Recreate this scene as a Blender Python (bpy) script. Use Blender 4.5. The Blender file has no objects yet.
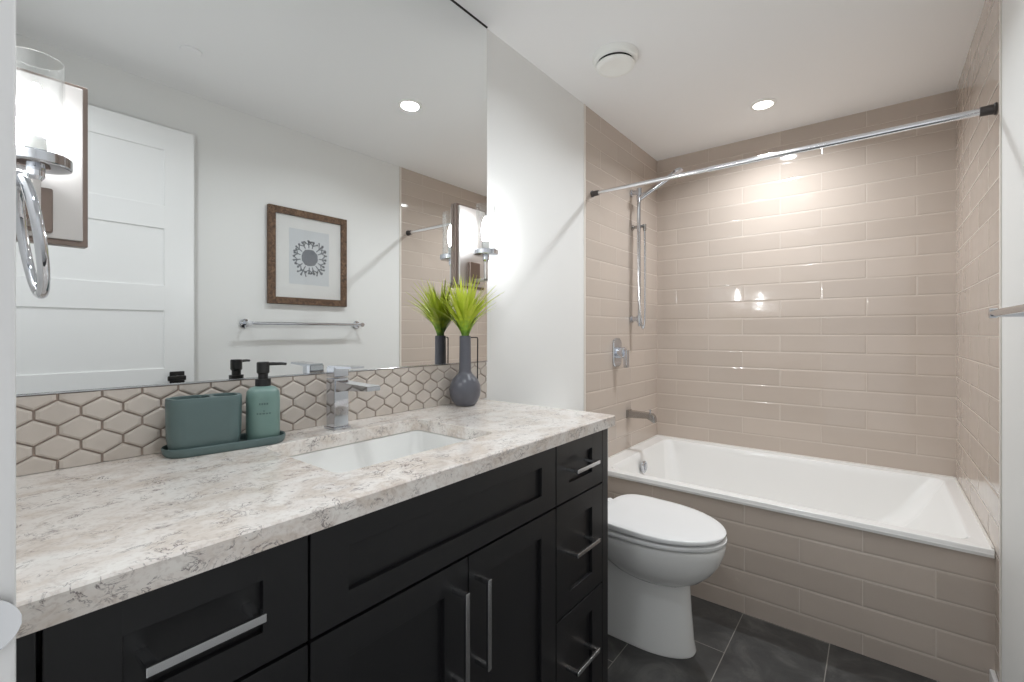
import bpy, bmesh, math, random
from mathutils import Vector, Matrix
R = math.radians
random.seed(7)
SC = bpy.context.scene
COL = SC.collection

# ------------------------------------------------------------------ camera
F_PX = 457.2
CX, CY, CH = 1.211, 0.0, 1.231
cam_d = bpy.data.cameras.new('camera'); cam = bpy.data.objects.new('camera', cam_d); COL.objects.link(cam)
cam_d.sensor_width = 36.0; cam_d.lens = F_PX * 36.0 / 1024.0; cam_d.shift_y = -8.5 / 1024.0
cam_d.clip_start = 0.02
cam.location = (CX, CY, CH); cam.rotation_euler = (R(90), 0, R(38.576))
SC.camera = cam

# ------------------------------------------------------------------ view, world, lamps
vs = SC.view_settings
SC.display_settings.display_device = 'sRGB'
vs.view_transform = 'Standard'; vs.look = 'None'; vs.gamma = 1.0; vs.use_curve_mapping = False
vs.exposure = 0.32
w = bpy.data.worlds.new('world'); SC.world = w; w.use_nodes = True
w.node_tree.nodes['Background'].inputs[0].default_value = (0.96, 0.98, 1.0, 1)
w.node_tree.nodes['Background'].inputs[1].default_value = 0.75
SC.cycles.max_bounces = 10; SC.cycles.diffuse_bounces = 6; SC.cycles.glossy_bounces = 6
SC.cycles.transparent_max_bounces = 12
SC.cycles.caustics_reflective = False; SC.cycles.caustics_refractive = False
SC.cycles.sample_clamp_indirect = 6.0

ZC = 2.44
DOWNLIGHTS = [(0.741, 2.719), (0.735, 1.558), (0.735, 0.40)]  # the last one is an added light out of view, continuing the spacing
DL_POWER = [9.5, 4.0, 3.6]
def lamp(name, kind, loc, energy, color=(1, 1, 1), size=0.1, rot=(0, 0, 0)):
    d = bpy.data.lights.new(name, kind); d.energy = energy; d.color = color
    if kind == 'AREA': d.shape = 'DISK'; d.size = size; d.spread = R(152)
    else: d.shadow_soft_size = size
    o = bpy.data.objects.new(name, d); COL.objects.link(o); o.location = loc; o.rotation_euler = rot
    return o
for (x, y), e in zip(DOWNLIGHTS, DL_POWER):
    lamp('downlight_lamp', 'AREA', (x, y, ZC - 0.012), e, (0.91, 0.96, 1.0), 0.09)
SCONCE_Y = [0.1025, 1.246]
SCONCE_GLOW = 255.0                            # the sconces are lit by their own bulbs

# ------------------------------------------------------------------ materials
def lin(c):
    c = c / 255.0
    return c / 12.92 if c <= 0.04045 else ((c + 0.055) / 1.055) ** 2.4
def rgb(r, g, b): return (lin(r), lin(g), lin(b), 1.0)

class NT:
    """small helper to write node trees"""
    def __init__(s, name):
        s.m = bpy.data.materials.new(name); s.m.use_nodes = True
        s.t = s.m.node_tree; s.b = s.t.nodes['Principled BSDF']
    def n(s, typ, **kw):
        nd = s.t.nodes.new(typ)
        for k, v in kw.items():
            if hasattr(nd, k): setattr(nd, k, v)
        return nd
    def l(s, a, b): s.t.links.new(a, b)
    def coord(s): return s.n('ShaderNodeTexCoord').outputs['Object']
    def noise(s, vec, scale, detail=4, rough=0.55, dist=0.0):
        nd = s.n('ShaderNodeTexNoise'); nd.inputs['Scale'].default_value = scale
        nd.inputs['Detail'].default_value = detail; nd.inputs['Roughness'].default_value = rough
        nd.inputs['Distortion'].default_value = dist
        s.l(vec, nd.inputs['Vector']); return nd.outputs[0]
    def ramp(s, fac, stops):
        nd = s.n('ShaderNodeValToRGB'); e = nd.color_ramp.elements
        while len(e) < len(stops): e.new(0.5)
        for i, (p, c) in enumerate(stops):
            e[i].position = p; e[i].color = c if len(c) == 4 else (*c, 1)
        s.l(fac, nd.inputs[0]); return nd.outputs[0]
    def math(s, op, a, b=None):
        nd = s.n('ShaderNodeMath'); nd.operation = op
        for i, v in enumerate((a, b)):
            if v is None: continue
            if isinstance(v, (int, float)): nd.inputs[i].default_value = v
            else: s.l(v, nd.inputs[i])
        return nd.outputs[0]
    def mix(s, fac, a, b, mode='MIX'):
        nd = s.n('ShaderNodeMix'); nd.data_type = 'RGBA'; nd.blend_type = mode
        for sock, v in ((nd.inputs[0], fac), (nd.inputs[6], a), (nd.inputs[7], b)):
            if isinstance(v, (int, float)): sock.default_value = v
            elif isinstance(v, tuple): sock.default_value = v
            else: s.l(v, sock)
        return nd.outputs[2]
    def bump(s, height, strength=0.3, dist=0.01, normal=None):
        nd = s.n('ShaderNodeBump'); nd.inputs['Strength'].default_value = strength
        nd.inputs['Distance'].default_value = dist; s.l(height, nd.inputs['Height'])
        if normal: s.l(normal, nd.inputs['Normal'])
        return nd.outputs[0]
    def set(s, **kw):
        for k, v in kw.items():
            sock = s.b.inputs[k.replace('_', ' ')]
            if isinstance(v, (int, float, tuple)): sock.default_value = v
            else: s.l(v, sock)
        return s

def plain(name, col, rough=0.5, metal=0.0, bump=0.0, bscale=200.0, var=0.0, **kw):
    t = NT(name); c = t.coord()
    if var:
        nz = t.noise(c, bscale * 0.12, 3)
        dark = tuple(x * (1 - var) for x in col[:3]) + (1,)
        t.set(Base_Color=t.mix(nz, dark, col))
    else: t.set(Base_Color=col)
    t.set(Roughness=rough, Metallic=metal)
    if bump: t.set(Normal=t.bump(t.noise(c, bscale, 3), bump, 0.002))
    for k, v in kw.items(): t.b.inputs[k.replace('_', ' ')].default_value = v
    return t.m

def tile_mat(name, axes, off, base, grout, spread=0.04, rough=0.07, wv=0.4115, hv=0.1033, wave=0.02):
    """glossy running-bond wall tile; axes = which object axes carry length and height"""
    t = NT(name); c = t.coord()
    sep = t.n('ShaderNodeSeparateXYZ'); t.l(c, sep.inputs[0])
    cmb = t.n('ShaderNodeCombineXYZ')
    t.l(t.math('ADD', sep.outputs[axes[0]], off[0]), cmb.inputs[0])
    t.l(t.math('ADD', sep.outputs[axes[1]], off[1]), cmb.inputs[1])
    def brick(ms, sm):
        b = t.n('ShaderNodeTexBrick'); b.offset = 0.5; b.offset_frequency = 2; b.squash = 1.0
        b.inputs['Scale'].default_value = 1.0; b.inputs['Mortar Size'].default_value = ms
        b.inputs['Mortar Smooth'].default_value = sm; b.inputs['Bias'].default_value = 0.0
        b.inputs['Brick Width'].default_value = wv; b.inputs['Row Height'].default_value = hv
        t.l(cmb.outputs[0], b.inputs['Vector']); return b
    b1 = brick(0.0013, 0.1)
    lo = tuple(x * (1 - spread) for x in base[:3]) + (1,); hi = tuple(min(1, x * (1 + spread)) for x in base[:3]) + (1,)
    b1.inputs['Color1'].default_value = lo; b1.inputs['Color2'].default_value = hi
    b1.inputs['Mortar'].default_value = grout
    t.set(Base_Color=b1.outputs['Color'])
    b2 = brick(0.0085, 1.0)
    h = t.math('SUBTRACT', 1.0, b2.outputs['Fac'])
    nz = t.noise(c, 9.0, 2, 0.4)
    hh = t.math('ADD', h, t.math('MULTIPLY', nz, wave * 60))
    t.set(Normal=t.bump(hh, 0.62, 0.0019))
    t.set(Roughness=t.math('ADD', rough, t.math('MULTIPLY', b1.outputs['Fac'], 0.5)))
    t.b.inputs['Specular IOR Level'].default_value = 0.5
    return t.m

TILE = rgb(193, 180, 169); GROUT = rgb(207, 197, 187)
M = {}
M['tile_back'] = tile_mat('glossy_tile_back', (0, 2), (-0.139, -0.081 + 2 * 0.1033), TILE, GROUT)
M['tile_side'] = tile_mat('glossy_tile_side', (1, 2), (-0.05, -0.081 + 2 * 0.1033), TILE, GROUT)
M['chrome_rod'] = plain('bright_rod_chrome', rgb(236, 237, 240), 0.16, 1.0)
M['tile_apron'] = tile_mat('glossy_tile_apron', (0, 2), (-1.375 + 0.20575, -0.081 + 2 * 0.1033), TILE, GROUT, 0.06, 0.16)
M['wall'] = plain('painted_wall', rgb(232, 232, 230), 0.55, bump=0.05, bscale=350)
M['ceiling'] = plain('painted_ceiling', rgb(243, 243, 243), 0.75, bump=0.04, bscale=300)
M['trim'] = plain('white_trim_paint', rgb(236, 236, 236), 0.35)
M['door'] = plain('white_door_paint', rgb(238, 238, 237), 0.35)
M['metal_trim'] = plain('tile_edge_trim', rgb(222, 216, 208), 0.35, 0.1)
M['cab'] = plain('charcoal_lacquer', rgb(25, 25, 27), 0.36, bump=0.02, bscale=500, Specular_IOR_Level=0.5)
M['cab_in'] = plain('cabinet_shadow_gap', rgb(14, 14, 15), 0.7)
M['chrome'] = plain('polished_chrome', rgb(208, 211, 217), 0.06, 1.0)
M['chrome_soft'] = plain('satin_chrome', rgb(205, 206, 208), 0.2, 1.0)
M['nickel'] = plain('brushed_nickel', rgb(206, 202, 199), 0.36, 1.0, bump=0.03, bscale=600)
M['bronze'] = plain('bronze_edge_metal', rgb(138, 124, 116), 0.3, 1.0)
M['black_rubber'] = plain('dark_end_rubber', rgb(66, 62, 60), 0.4)
M['ceramic'] = plain('white_ceramic', rgb(238, 238, 236), 0.08, Coat_Weight=0.3, Coat_Roughness=0.03)
M['acrylic'] = plain('white_acrylic', rgb(240, 239, 237), 0.1)
M['seat'] = plain('white_seat_plastic', rgb(236, 236, 236), 0.16)
M['teal_light'] = plain('pale_teal_stoneware', rgb(110, 138, 132), 0.36, var=0.06, bump=0.02, bscale=300)
M['teal'] = plain('teal_stoneware', rgb(91, 111, 111), 0.42, var=0.08, bump=0.02, bscale=300)
M['teal_in'] = plain('teal_inside', rgb(70, 96, 98), 0.6)
M['black'] = plain('matte_black_plastic', rgb(22, 22, 23), 0.4)
M['ink'] = plain('grey_print_ink', rgb(78, 100, 97), 0.6)
M['vase'] = plain('slate_grey_ceramic', rgb(92, 93, 101), 0.33, var=0.05)
M['wire'] = plain('dark_wire_metal', rgb(58, 56, 56), 0.35, 0.8)
M['mat'] = plain('white_mat_board', rgb(240, 240, 238), 0.8)
M['paper'] = plain('pale_blue_paper', rgb(222, 226, 229), 0.8, var=0.03, bscale=60)
M['print'] = plain('grey_print', rgb(142, 147, 154), 0.8, var=0.3, bscale=900)
M['plastic'] = plain('white_vent_plastic', rgb(244, 244, 240), 0.4)
M['spout'] = plain('satin_spout_metal', rgb(178, 176, 174), 0.2, 1.0)
M['dark'] = plain('dark_recess', rgb(40, 40, 40), 0.8)
M['caulk'] = plain('white_caulk', rgb(226, 222, 216), 0.5)
M['mirror'] = plain('silvered_mirror', (0.90, 0.915, 0.91, 1), 0.0, 1.0)

t = NT('hex_tile_glaze'); c = t.coord()
t.set(Base_Color=t.mix(t.noise(c, 16, 3), rgb(186, 177, 168), rgb(206, 198, 190)), Roughness=0.1)
M['hex'] = t.m
M['hexgrout'] = plain('hex_grout', rgb(160, 146, 136), 0.8)

def emit(name, col, strength):
    m = bpy.data.materials.new(name); m.use_nodes = True; nt = m.node_tree
    nt.nodes.remove(nt.nodes['Principled BSDF'])
    e = nt.nodes.new('ShaderNodeEmission'); e.inputs[0].default_value = col; e.inputs[1].default_value = strength
    nt.links.new(e.outputs[0], nt.nodes['Material Output'].inputs[0]); return m
M['glow'] = emit('lit_diffuser', (1, 0.97, 0.93, 1), 9.0)
M['bulb'] = emit('lit_bulb', (0.96, 0.98, 1.0, 1), SCONCE_GLOW)

def thin_glass(name, tint, lo=0.06, hi=0.75):
    m = bpy.data.materials.new(name); m.use_nodes = True; nt = m.node_tree
    nt.nodes.remove(nt.nodes['Principled BSDF'])
    tr = nt.nodes.new('ShaderNodeBsdfTransparent'); tr.inputs[0].default_value = tint
    gl = nt.nodes.new('ShaderNodeBsdfGlossy'); gl.inputs['Roughness'].default_value = 0.03
    lw = nt.nodes.new('ShaderNodeLayerWeight'); lw.inputs[0].default_value = 0.35
    mr = nt.nodes.new('ShaderNodeMapRange'); mr.inputs[3].default_value = lo; mr.inputs[4].default_value = hi
    mx = nt.nodes.new('ShaderNodeMixShader')
    nt.links.new(lw.outputs['Facing'], mr.inputs[0]); nt.links.new(mr.outputs[0], mx.inputs[0])
    nt.links.new(tr.outputs[0], mx.inputs[1]); nt.links.new(gl.outputs[0], mx.inputs[2])
    nt.links.new(mx.outputs[0], nt.nodes['Material Output'].inputs[0]); return m
M['glass'] = thin_glass('clear_shade_glass', (0.985, 0.99, 0.99, 1), 0.03, 0.4)
M['pane'] = thin_glass('picture_glass', (0.99, 0.99, 0.99, 1), 0.02, 0.3)

# quartz worktop: warm white ground, beige clouds, short dark squiggles
t = NT('quartz_worktop'); c = t.coord()
mp = t.n('ShaderNodeMapping'); mp.inputs['Rotation'].default_value = (R(8), R(10), R(24)); mp.inputs['Scale'].default_value = (1.25, 0.9, 1.25)
t.l(c, mp.inputs[0]); v = mp.outputs[0]
cloud = t.ramp(t.noise(v, 13, 5, 0.6, 0.5), [(0.34, rgb(238, 234, 229)), (0.5, rgb(231, 224, 218)), (0.60, rgb(217, 206, 196)), (0.70, rgb(231, 225, 220))])
grain = t.ramp(t.noise(c, 120, 3, 0.6), [(0.36, (0.80, 0.77, 0.76)), (0.48, (1, 1, 1))])
base = t.mix(0.6, cloud, grain, 'MULTIPLY')
def squiggle(base, scale, width, mscale, m0, m1, amount, colr, dist):
    ridge = t.math('ABSOLUTE', t.math('SUBTRACT', t.noise(v, scale, 5, 0.62, dist), 0.5))
    line = t.ramp(ridge, [(0.0, (1, 1, 1)), (width, (0, 0, 0))])
    mask = t.ramp(t.noise(v, mscale, 3, 0.5), [(m0, (0, 0, 0)), (m1, (1, 1, 1))])
    return t.mix(t.math('MULTIPLY', t.math('MULTIPLY', line, mask), amount), base, colr)
base = squiggle(base, 20, 0.05, 15, 0.50, 0.62, 0.32, rgb(176, 158, 146), 1.0)
base = squiggle(base, 27, 0.022, 22, 0.53, 0.60, 0.85, rgb(96, 86, 88), 1.3)
base = squiggle(base, 44, 0.030, 27, 0.53, 0.62, 0.65, rgb(112, 100, 100), 0.9)
t.set(Base_Color=base, Roughness=0.16)
M['quartz'] = t.m

# slate floor tile
t = NT('slate_floor_tile'); c = t.coord()
sep = t.n('ShaderNodeSeparateXYZ'); t.l(c, sep.inputs[0]); cmb = t.n('ShaderNodeCombineXYZ')
t.l(t.math('ADD', sep.outputs[1], 0.3045 + 1.25), cmb.inputs[0]); t.l(t.math('ADD', sep.outputs[0], -0.441 + 1.25), cmb.inputs[1])
b = t.n('ShaderNodeTexBrick'); b.offset = 0.5; b.offset_frequency = 2
for k, val in (('Scale', 1.0), ('Mortar Size', 0.0016), ('Mortar Smooth', 0.1), ('Bias', 0.0), ('Brick Width', 0.625), ('Row Height', 0.3125)):
    b.inputs[k].default_value = val
t.l(cmb.outputs[0], b.inputs['Vector'])
n1 = t.ramp(t.noise(c, 5, 7, 0.65, 1.0), [(0.3, rgb(52, 51, 51)), (0.5, rgb(70, 69, 68)), (0.66, rgb(96, 94, 92))])
b.inputs['Color1'].default_value = (0.85, 0.85, 0.85, 1); b.inputs['Color2'].default_value = (1.1, 1.1, 1.1, 1)
b.inputs['Mortar'].default_value = (1, 1, 1, 1)
col = t.mix(1.0, n1, b.outputs['Color'], 'MULTIPLY')
t.set(Base_Color=t.mix(b.outputs['Fac'], col, rgb(140, 136, 130)), Roughness=0.42)
hgt = t.math('SUBTRACT', t.noise(c, 14, 6, 0.6, 0.8), t.math('MULTIPLY', b.outputs['Fac'], 1.2))
t.set(Normal=t.bump(hgt, 0.35, 0.003))
M['floor'] = t.m

# rustic wood of the picture frame
t = NT('rustic_wood'); c = t.coord()
mp = t.n('ShaderNodeMapping'); mp.inputs['Scale'].default_value = (1, 1, 1); t.l(c, mp.inputs[0])
t.set(Base_Color=t.ramp(t.noise(mp.outputs[0], 38, 6, 0.7, 1.5), [(0.3, rgb(52, 36, 26)), (0.5, rgb(98, 74, 56)), (0.7, rgb(140, 112, 88))]), Roughness=0.7)
M['wood'] = t.m

# grass blades: dark green at the root, lime at the tip
t = NT('grass_blade'); c = t.coord()
sep = t.n('ShaderNodeSeparateXYZ'); t.l(c, sep.inputs[0])
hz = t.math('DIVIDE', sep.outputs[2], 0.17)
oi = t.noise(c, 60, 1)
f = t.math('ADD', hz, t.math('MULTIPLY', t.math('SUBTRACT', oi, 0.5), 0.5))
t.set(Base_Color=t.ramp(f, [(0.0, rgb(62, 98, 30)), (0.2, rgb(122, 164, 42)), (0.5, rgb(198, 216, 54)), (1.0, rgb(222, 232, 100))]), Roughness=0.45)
M['grass'] = t.m

# ------------------------------------------------------------------ mesh helpers
def NB(): return bmesh.new()
def merge(dst, src):
    me = bpy.data.meshes.new('tmp'); src.to_mesh(me); dst.from_mesh(me); bpy.data.meshes.remove(me); src.free()
def box(bm, x0, x1, y0, y1, z0, z1, bev=0.0, seg=2):
    b = bmesh.new(); bmesh.ops.create_cube(b, size=1.0)
    for vt in b.verts:
        vt.co = Vector(((x0 + x1) / 2 + vt.co.x * (x1 - x0), (y0 + y1) / 2 + vt.co.y * (y1 - y0), (z0 + z1) / 2 + vt.co.z * (z1 - z0)))
    if bev > 0: bmesh.ops.bevel(b, geom=b.edges[:], offset=bev, segments=seg, affect='EDGES', profile=0.5)
    merge(bm, b); return bm
def rings(bm, rs, cap0=True, cap1=True, closed=True):
    vr = [[bm.verts.new(p) for p in r] for r in rs]; n = len(rs[0])
    for a, b in zip(vr[:-1], vr[1:]):
        for i in range(n if closed else n - 1):
            j = (i + 1) % n
            bm.faces.new((a[i], a[j], b[j], b[i]))
    if cap0: bm.faces.new(list(reversed(vr[0])))
    if cap1: bm.faces.new(vr[-1])
    return bm
def frame_of(d):
    d = d.normalized(); u = d.orthogonal().normalized(); return u, d.cross(u)
def tube(bm, pts, r, n=14, caps=True, closed=False):
    pts = [Vector(p) for p in pts]; rad = r if isinstance(r, (list, tuple)) else [r] * len(pts)
    u = None; rs = []; N = len(pts)
    for i, p in enumerate(pts):
        if closed: d = pts[(i + 1) % N] - pts[i - 1]
        else: d = pts[min(i + 1, N - 1)] - pts[max(i - 1, 0)]
        d.normalize()
        if u is None: u = d.orthogonal().normalized()
        else: u = (u - d * u.dot(d)).normalized()
        v2 = d.cross(u)
        rs.append([p + (u * math.cos(2 * math.pi * k / n) + v2 * math.sin(2 * math.pi * k / n)) * rad[i] for k in range(n)])
    if closed: rs.append(rs[0]); b = bmesh.new(); rings(b, rs, False, False); bmesh.ops.remove_doubles(b, verts=b.verts[:], dist=1e-6); merge(bm, b)
    else: rings(bm, rs, caps, caps)
    return bm
def cyl(bm, p0, p1, r0, r1=None, n=28): return tube(bm, [p0, p1], [r0, r0 if r1 is None else r1], n)
def lathe(bm, prof, c=(0, 0, 0), n=36, axis='Z', caps=(True, True)):
    """prof: list of (radius, height)"""
    rs = []
    for r, h in prof:
        ring = []
        for k in range(n):
            a = 2 * math.pi * k / n; p = (r * math.cos(a), r * math.sin(a), h)
            if axis == 'X': p = (h, p[0], p[1])
            ring.append(Vector(p) + Vector(c))
        rs.append(ring)
    return rings(bm, rs, *caps)
def rrect(cx, cy, hx, hy, r, z, n=6, ang=0.0):
    pts = []
    for sx, sy, a0 in ((1, 1, 0), (-1, 1, 90), (-1, -1, 180), (1, -1, 270)):
        for k in range(n + 1):
            a = R(a0 + 90.0 * k / n)
            pts.append((sx * (hx - r) + r * math.cos(a), sy * (hy - r) + r * math.sin(a)))
    ca, sa = math.cos(ang), math.sin(ang)
    return [Vector((cx + x * ca - y * sa, cy + x * sa + y * ca, z)) for x, y in pts]
def smoothcurve(pts, n=8):
    P = [Vector(p) for p in pts]; P = [2 * P[0] - P[1]] + P + [2 * P[-1] - P[-2]]; out = []
    for i in range(1, len(P) - 2):
        for k in range(n):
            tt = k / n; a, b, c2, d = P[i - 1:i + 3]
            out.append(0.5 * ((2 * b) + (c2 - a) * tt + (2 * a - 5 * b + 4 * c2 - d) * tt ** 2 + (3 * b - a - 3 * c2 + d) * tt ** 3))
    out.append(P[-2]); return out
BASE = {}
def obj(name, bm, mat, parent=None, base=(0, 0, 0), smooth=True, ang=32, matset=None, label=None):
    """one mesh object; mesh is given in room coordinates, origin at the base of its thing"""
    b = BASE[parent.name] if parent is not None else Vector(base)
    bmesh.ops.recalc_face_normals(bm, faces=bm.faces[:])
    bmesh.ops.translate(bm, verts=bm.verts[:], vec=-b)
    me = bpy.data.meshes.new(name); bm.to_mesh(me); bm.free()
    o = bpy.data.objects.new(name, me); COL.objects.link(o)
    for m in ([mat] if not isinstance(mat, list) else mat): me.materials.append(M[m])
    if smooth and len(me.polygons):
        me.polygons.foreach_set('use_smooth', [True] * len(me.polygons)); me.set_sharp_from_angle(angle=R(ang))
        wn = o.modifiers.new('weighted_normals', 'WEIGHTED_NORMAL'); wn.keep_sharp = True; wn.weight = 60
    if parent is not None: o.parent = parent
    else: o.location = b
    BASE[o.name] = b
    if label: o['label'] = label
    return o
def tag(o, label, cat, group=None):
    o['label'] = label; o['category'] = cat
    if group: o['group'] = group
    return o
def thing(name, base, label, cat, group=None):
    o = bpy.data.objects.new(name, None); COL.objects.link(o); o.location = base; o.empty_display_size = 0.05
    BASE[o.name] = Vector(base); return tag(o, label, cat, group)
def struct(name, bm, mat, label=None, parent=None, **kw):
    o = obj(name, bm, mat, parent, **kw)
    if parent is None: o['kind'] = 'structure'
    return o
def dup(root, loc, label=None):
    r = root.copy(); COL.objects.link(r); r.location = loc
    if label: r['label'] = label
    for ch in list(root.children):
        k = ch.copy(); COL.objects.link(k); k.parent = r
        for g in list(ch.children):
            d = g.copy(); COL.objects.link(d); d.parent = k
    return r

# ------------------------------------------------------------------ the room
W, YB, YT, YF = 1.52, 3.16, 2.138, 2.20      # alcove width, back wall, tile border, tub front
YTR = 2.105
YE = 0.012                                     # entry wall, room side
struct('floor', box(NB(), -0.02, W + 0.02, -0.9, YB + 0.02, -0.06, 0), 'floor', smooth=False)
struct('ceiling', box(NB(), -0.02, W + 0.02, -0.9, YB + 0.02, ZC, ZC + 0.06), 'ceiling', smooth=False)
struct('wall_left', box(NB(), -0.1, 0, -0.12, YT, 0, ZC), 'wall', smooth=False)
struct('wall_right', box(NB(), W, W + 0.1, -0.12, YTR, 0, ZC), 'wall', smooth=False)
struct('wall_alcove_left', box(NB(), -0.1, 0.0, YT, YB, 0, ZC), 'tile_side', smooth=False)
struct('wall_alcove_right', box(NB(), W, W + 0.1, YTR, YB, 0, ZC), 'tile_side', smooth=False)
struct('wall_back', box(NB(), -0.1, W + 0.1, YB, YB + 0.1, 0, ZC), 'tile_back', smooth=False)
JX, DH = 0.735, 2.215
bm = NB(); box(bm, 0, JX - 0.018, -0.11, YE, 0, ZC); box(bm, JX - 0.018, W, -0.11, YE, DH + 0.02, ZC)
struct('wall_entry', bm, 'wall', smooth=False)
struct('trim_1', box(NB(), 0.0, 0.004, YT - 0.012, YT + 0.004, 0.0, ZC, 0.001), 'metal_trim')
struct('trim_2', box(NB(), W - 0.004, W, YTR - 0.014, YTR + 0.004, 0.0, ZC, 0.001), 'metal_trim')
# door frame: jamb lining and casing on the room side
bm = NB(); box(bm, JX - 0.018, JX, -0.12, YE + 0.003, 0, DH, 0.002); box(bm, JX - 0.018, W, -0.12, YE + 0.003, DH, DH + 0.018, 0.002)
box(bm, JX - 0.001, JX + 0.010, -0.075, -0.035, 0, DH, 0.002)
struct('trim_3', bm, 'trim')
bm = NB(); box(bm, JX - 0.085, JX - 0.002, YE, 0.0345, 0, DH + 0.07, 0.003); box(bm, JX - 0.085, W, YE, YE + 0.018, DH + 0.004, DH + 0.075, 0.003)
struct('trim_4', bm, 'trim')
# baseboards
def baseboard(name, x0, x1, y0, y1): struct(name, box(NB(), x0, x1, y0, y1, 0, 0.105, 0.004), 'trim')
baseboard('baseboard_right', W - 0.014, W, YE, YF - 0.002)
baseboard('baseboard_left', 0, 0.014, 1.335, YF - 0.002)
# door, standing open along the right-hand wall (seen in the mirror)
DX0, DX1, DY0, DY1 = 1.44, 1.48, 0.035, 0.788
bm = NB(); ST = 0.122
box(bm, DX0 + 0.006, DX1 - 0.006, DY0 + 0.02, DY1 - 0.02, 0.03, DH - 0.02)
panels = [(1.832, 2.095), (1.454, 1.722), (1.062, 1.333), (0.680, 0.945), (0.26, 0.56)]
for y0, y1 in ((DY0, DY0 + ST), (DY1 - ST, DY1)): box(bm, DX0, DX1, y0, y1, 0.012, DH - 0.006, 0.0025)
edges = [DH - 0.006] + [z for p in panels for z in (p[1], p[0])] + [0.012]
for a, b2 in zip(edges[0::2], edges[1::2]): box(bm, DX0, DX1, DY0 + ST - 0.002, DY1 - ST + 0.002, b2, a, 0.0025)
door = struct('door_1', bm, 'door'); BASE[door.name] = Vector((0, 0, 0))
hz, hy = 1.014, DY1 - 0.072
bm = NB(); box(bm, DX0 - 0.008, DX0, hy - 0.03, hy + 0.03, hz - 0.03, hz + 0.03, 0.003)
cyl(bm, (DX0 - 0.006, hy, hz), (DX0 - 0.052, hy, hz), 0.011); box(bm, DX0 - 0.06, DX0 - 0.046, hy - 0.05, hy + 0.022, hz - 0.010, hz + 0.012, 0.003)
obj('door_handle', bm, 'wire', door)

# tiled tub front
bm = box(NB(), 0.0, W, YF, YF + 0.012, 0, 0.478)
ap = obj('tub_apron', bm, 'tile_apron', base=(0, 0, 0), smooth=False)
tag(ap, 'low wall of glossy taupe tiles closing the front of the white bathtub', 'tub apron')

# ------------------------------------------------------------------ bathtub
tub = thing('bathtub', (0.76, 2.68, 0), 'white bathtub set between the tiled alcove walls', 'bathtub')
def rr(x0, x1, y0, y1, r, z): return rrect((x0 + x1) / 2, (y0 + y1) / 2, (x1 - x0) / 2, (y1 - y0) / 2, r, z, 8)
e = 0.001
bm = NB()
rings(bm, [rr(0.09, 1.30, YF + 0.11, YB - 0.08, 0.12, 0.07), rr(0.03, W - 0.06, YF + 0.04, YB - 0.05, 0.05, 0.40),
           rr(0.02, W - 0.02, YF + 0.016, YB - 0.02, 0.03, 0.4785), rr(e, W - e, YF - 0.010, YB - e, 0.004, 0.4785),
           rr(e, W - e, YF - 0.012, YB - e, 0.004, 0.490), rr(e, W - e, YF - 0.009, YB - e, 0.004, 0.4925),
           rr(e, W - e, YF - 0.008, YB - e, 0.004, 0.503), rr(e, W - e, YF - 0.004, YB - e, 0.006, 0.506),
           rr(0.080, W - 0.045, YF + 0.040, YB - 0.060, 0.05, 0.506), rr(0.086, W - 0.055, YF + 0.047, YB - 0.067, 0.05, 0.502),
           rr(0.096, W - 0.075, YF + 0.058, YB - 0.078, 0.06, 0.470), rr(0.115, W - 0.15, YF + 0.075, YB - 0.095, 0.08, 0.33),
           rr(0.135, W - 0.27, YF + 0.095, YB - 0.115, 0.10, 0.19), rr(0.165, W - 0.33, YF + 0.125, YB - 0.145, 0.10, 0.135),
           rr(0.24, W - 0.42, YF + 0.19, YB - 0.21, 0.10, 0.12)])
obj('tub_shell', bm, 'acrylic', tub, ang=50)
bm = NB(); lathe(bm, [(0.034, 0), (0.036, 0.004), (0.036, 0.010), (0.030, 0.014), (0.0, 0.0145)], (0.1135, 2.64, 0.425), 32, 'X', (True, False))
box(bm, 0.124, 0.134, 2.632, 2.648, 0.405, 0.445, 0.003)
obj('overflow_cover', bm, 'chrome', tub)
bm = NB(); lathe(bm, [(0.034, 0), (0.034, 0.003), (0.028, 0.006), (0.0, 0.007)], (0.34, 2.68, 0.119), 28, 'Z', (True, False))
obj('drain', bm, 'chrome', tub)
# caulk line is part of the tub edge
bm = NB(); box(bm, e, W - e, YB - 0.008, YB - e, 0.5055, 0.5115); box(bm, e, 0.008, YF, YB - e, 0.5055, 0.5115); box(bm, W - 0.008, W - e, YF, YB - e, 0.5055, 0.5115)
obj('sealant', bm, 'caulk', tub)

# ------------------------------------------------------------------ vanity
VX, VY0, VY1 = 0.548, 0.016, 1.317             # front plane, ends
ZT, ZB = 0.973, 0.940                          # worktop
van = thing('vanity_cabinet', (0.27, 0.67, 0), 'charcoal shaker vanity cabinet under the speckled stone worktop', 'vanity cabinet')
bm = NB(); xb = VX - 0.02
box(bm, 0.004, xb - 0.001, VY0, VY0 + 0.018, 0.10, ZB - 0.002); box(bm, 0.004, xb - 0.001, VY1 - 0.058, VY1 - 0.0375, 0.10, ZB - 0.002)
box(bm, 0.004, xb - 0.001, VY0, VY1 - 0.038, 0.10, 0.118); box(bm, 0.004, 0.016, VY0, VY1 - 0.038, 0.10, ZB - 0.002)
box(bm, xb - 0.02, xb - 0.001, VY0, VY1 - 0.038, ZB - 0.055, ZB - 0.002)
for y in (0.345, 1.019): box(bm, 0.016, xb - 0.001, y - 0.009, y + 0.009, 0.118, ZB - 0.056)
for z in (0.768,): box(bm, xb - 0.04, xb - 0.001, VY0, VY1 - 0.038, z - 0.006, z + 0.006)
for y0, y1 in ((0.02, 0.345), (1.019, 1.27)):
    box(bm, xb - 0.04, xb - 0.001, y0, y1, 0.452, 0.468)
obj('carcass', bm, 'cab_in', van, smooth=False)
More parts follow.
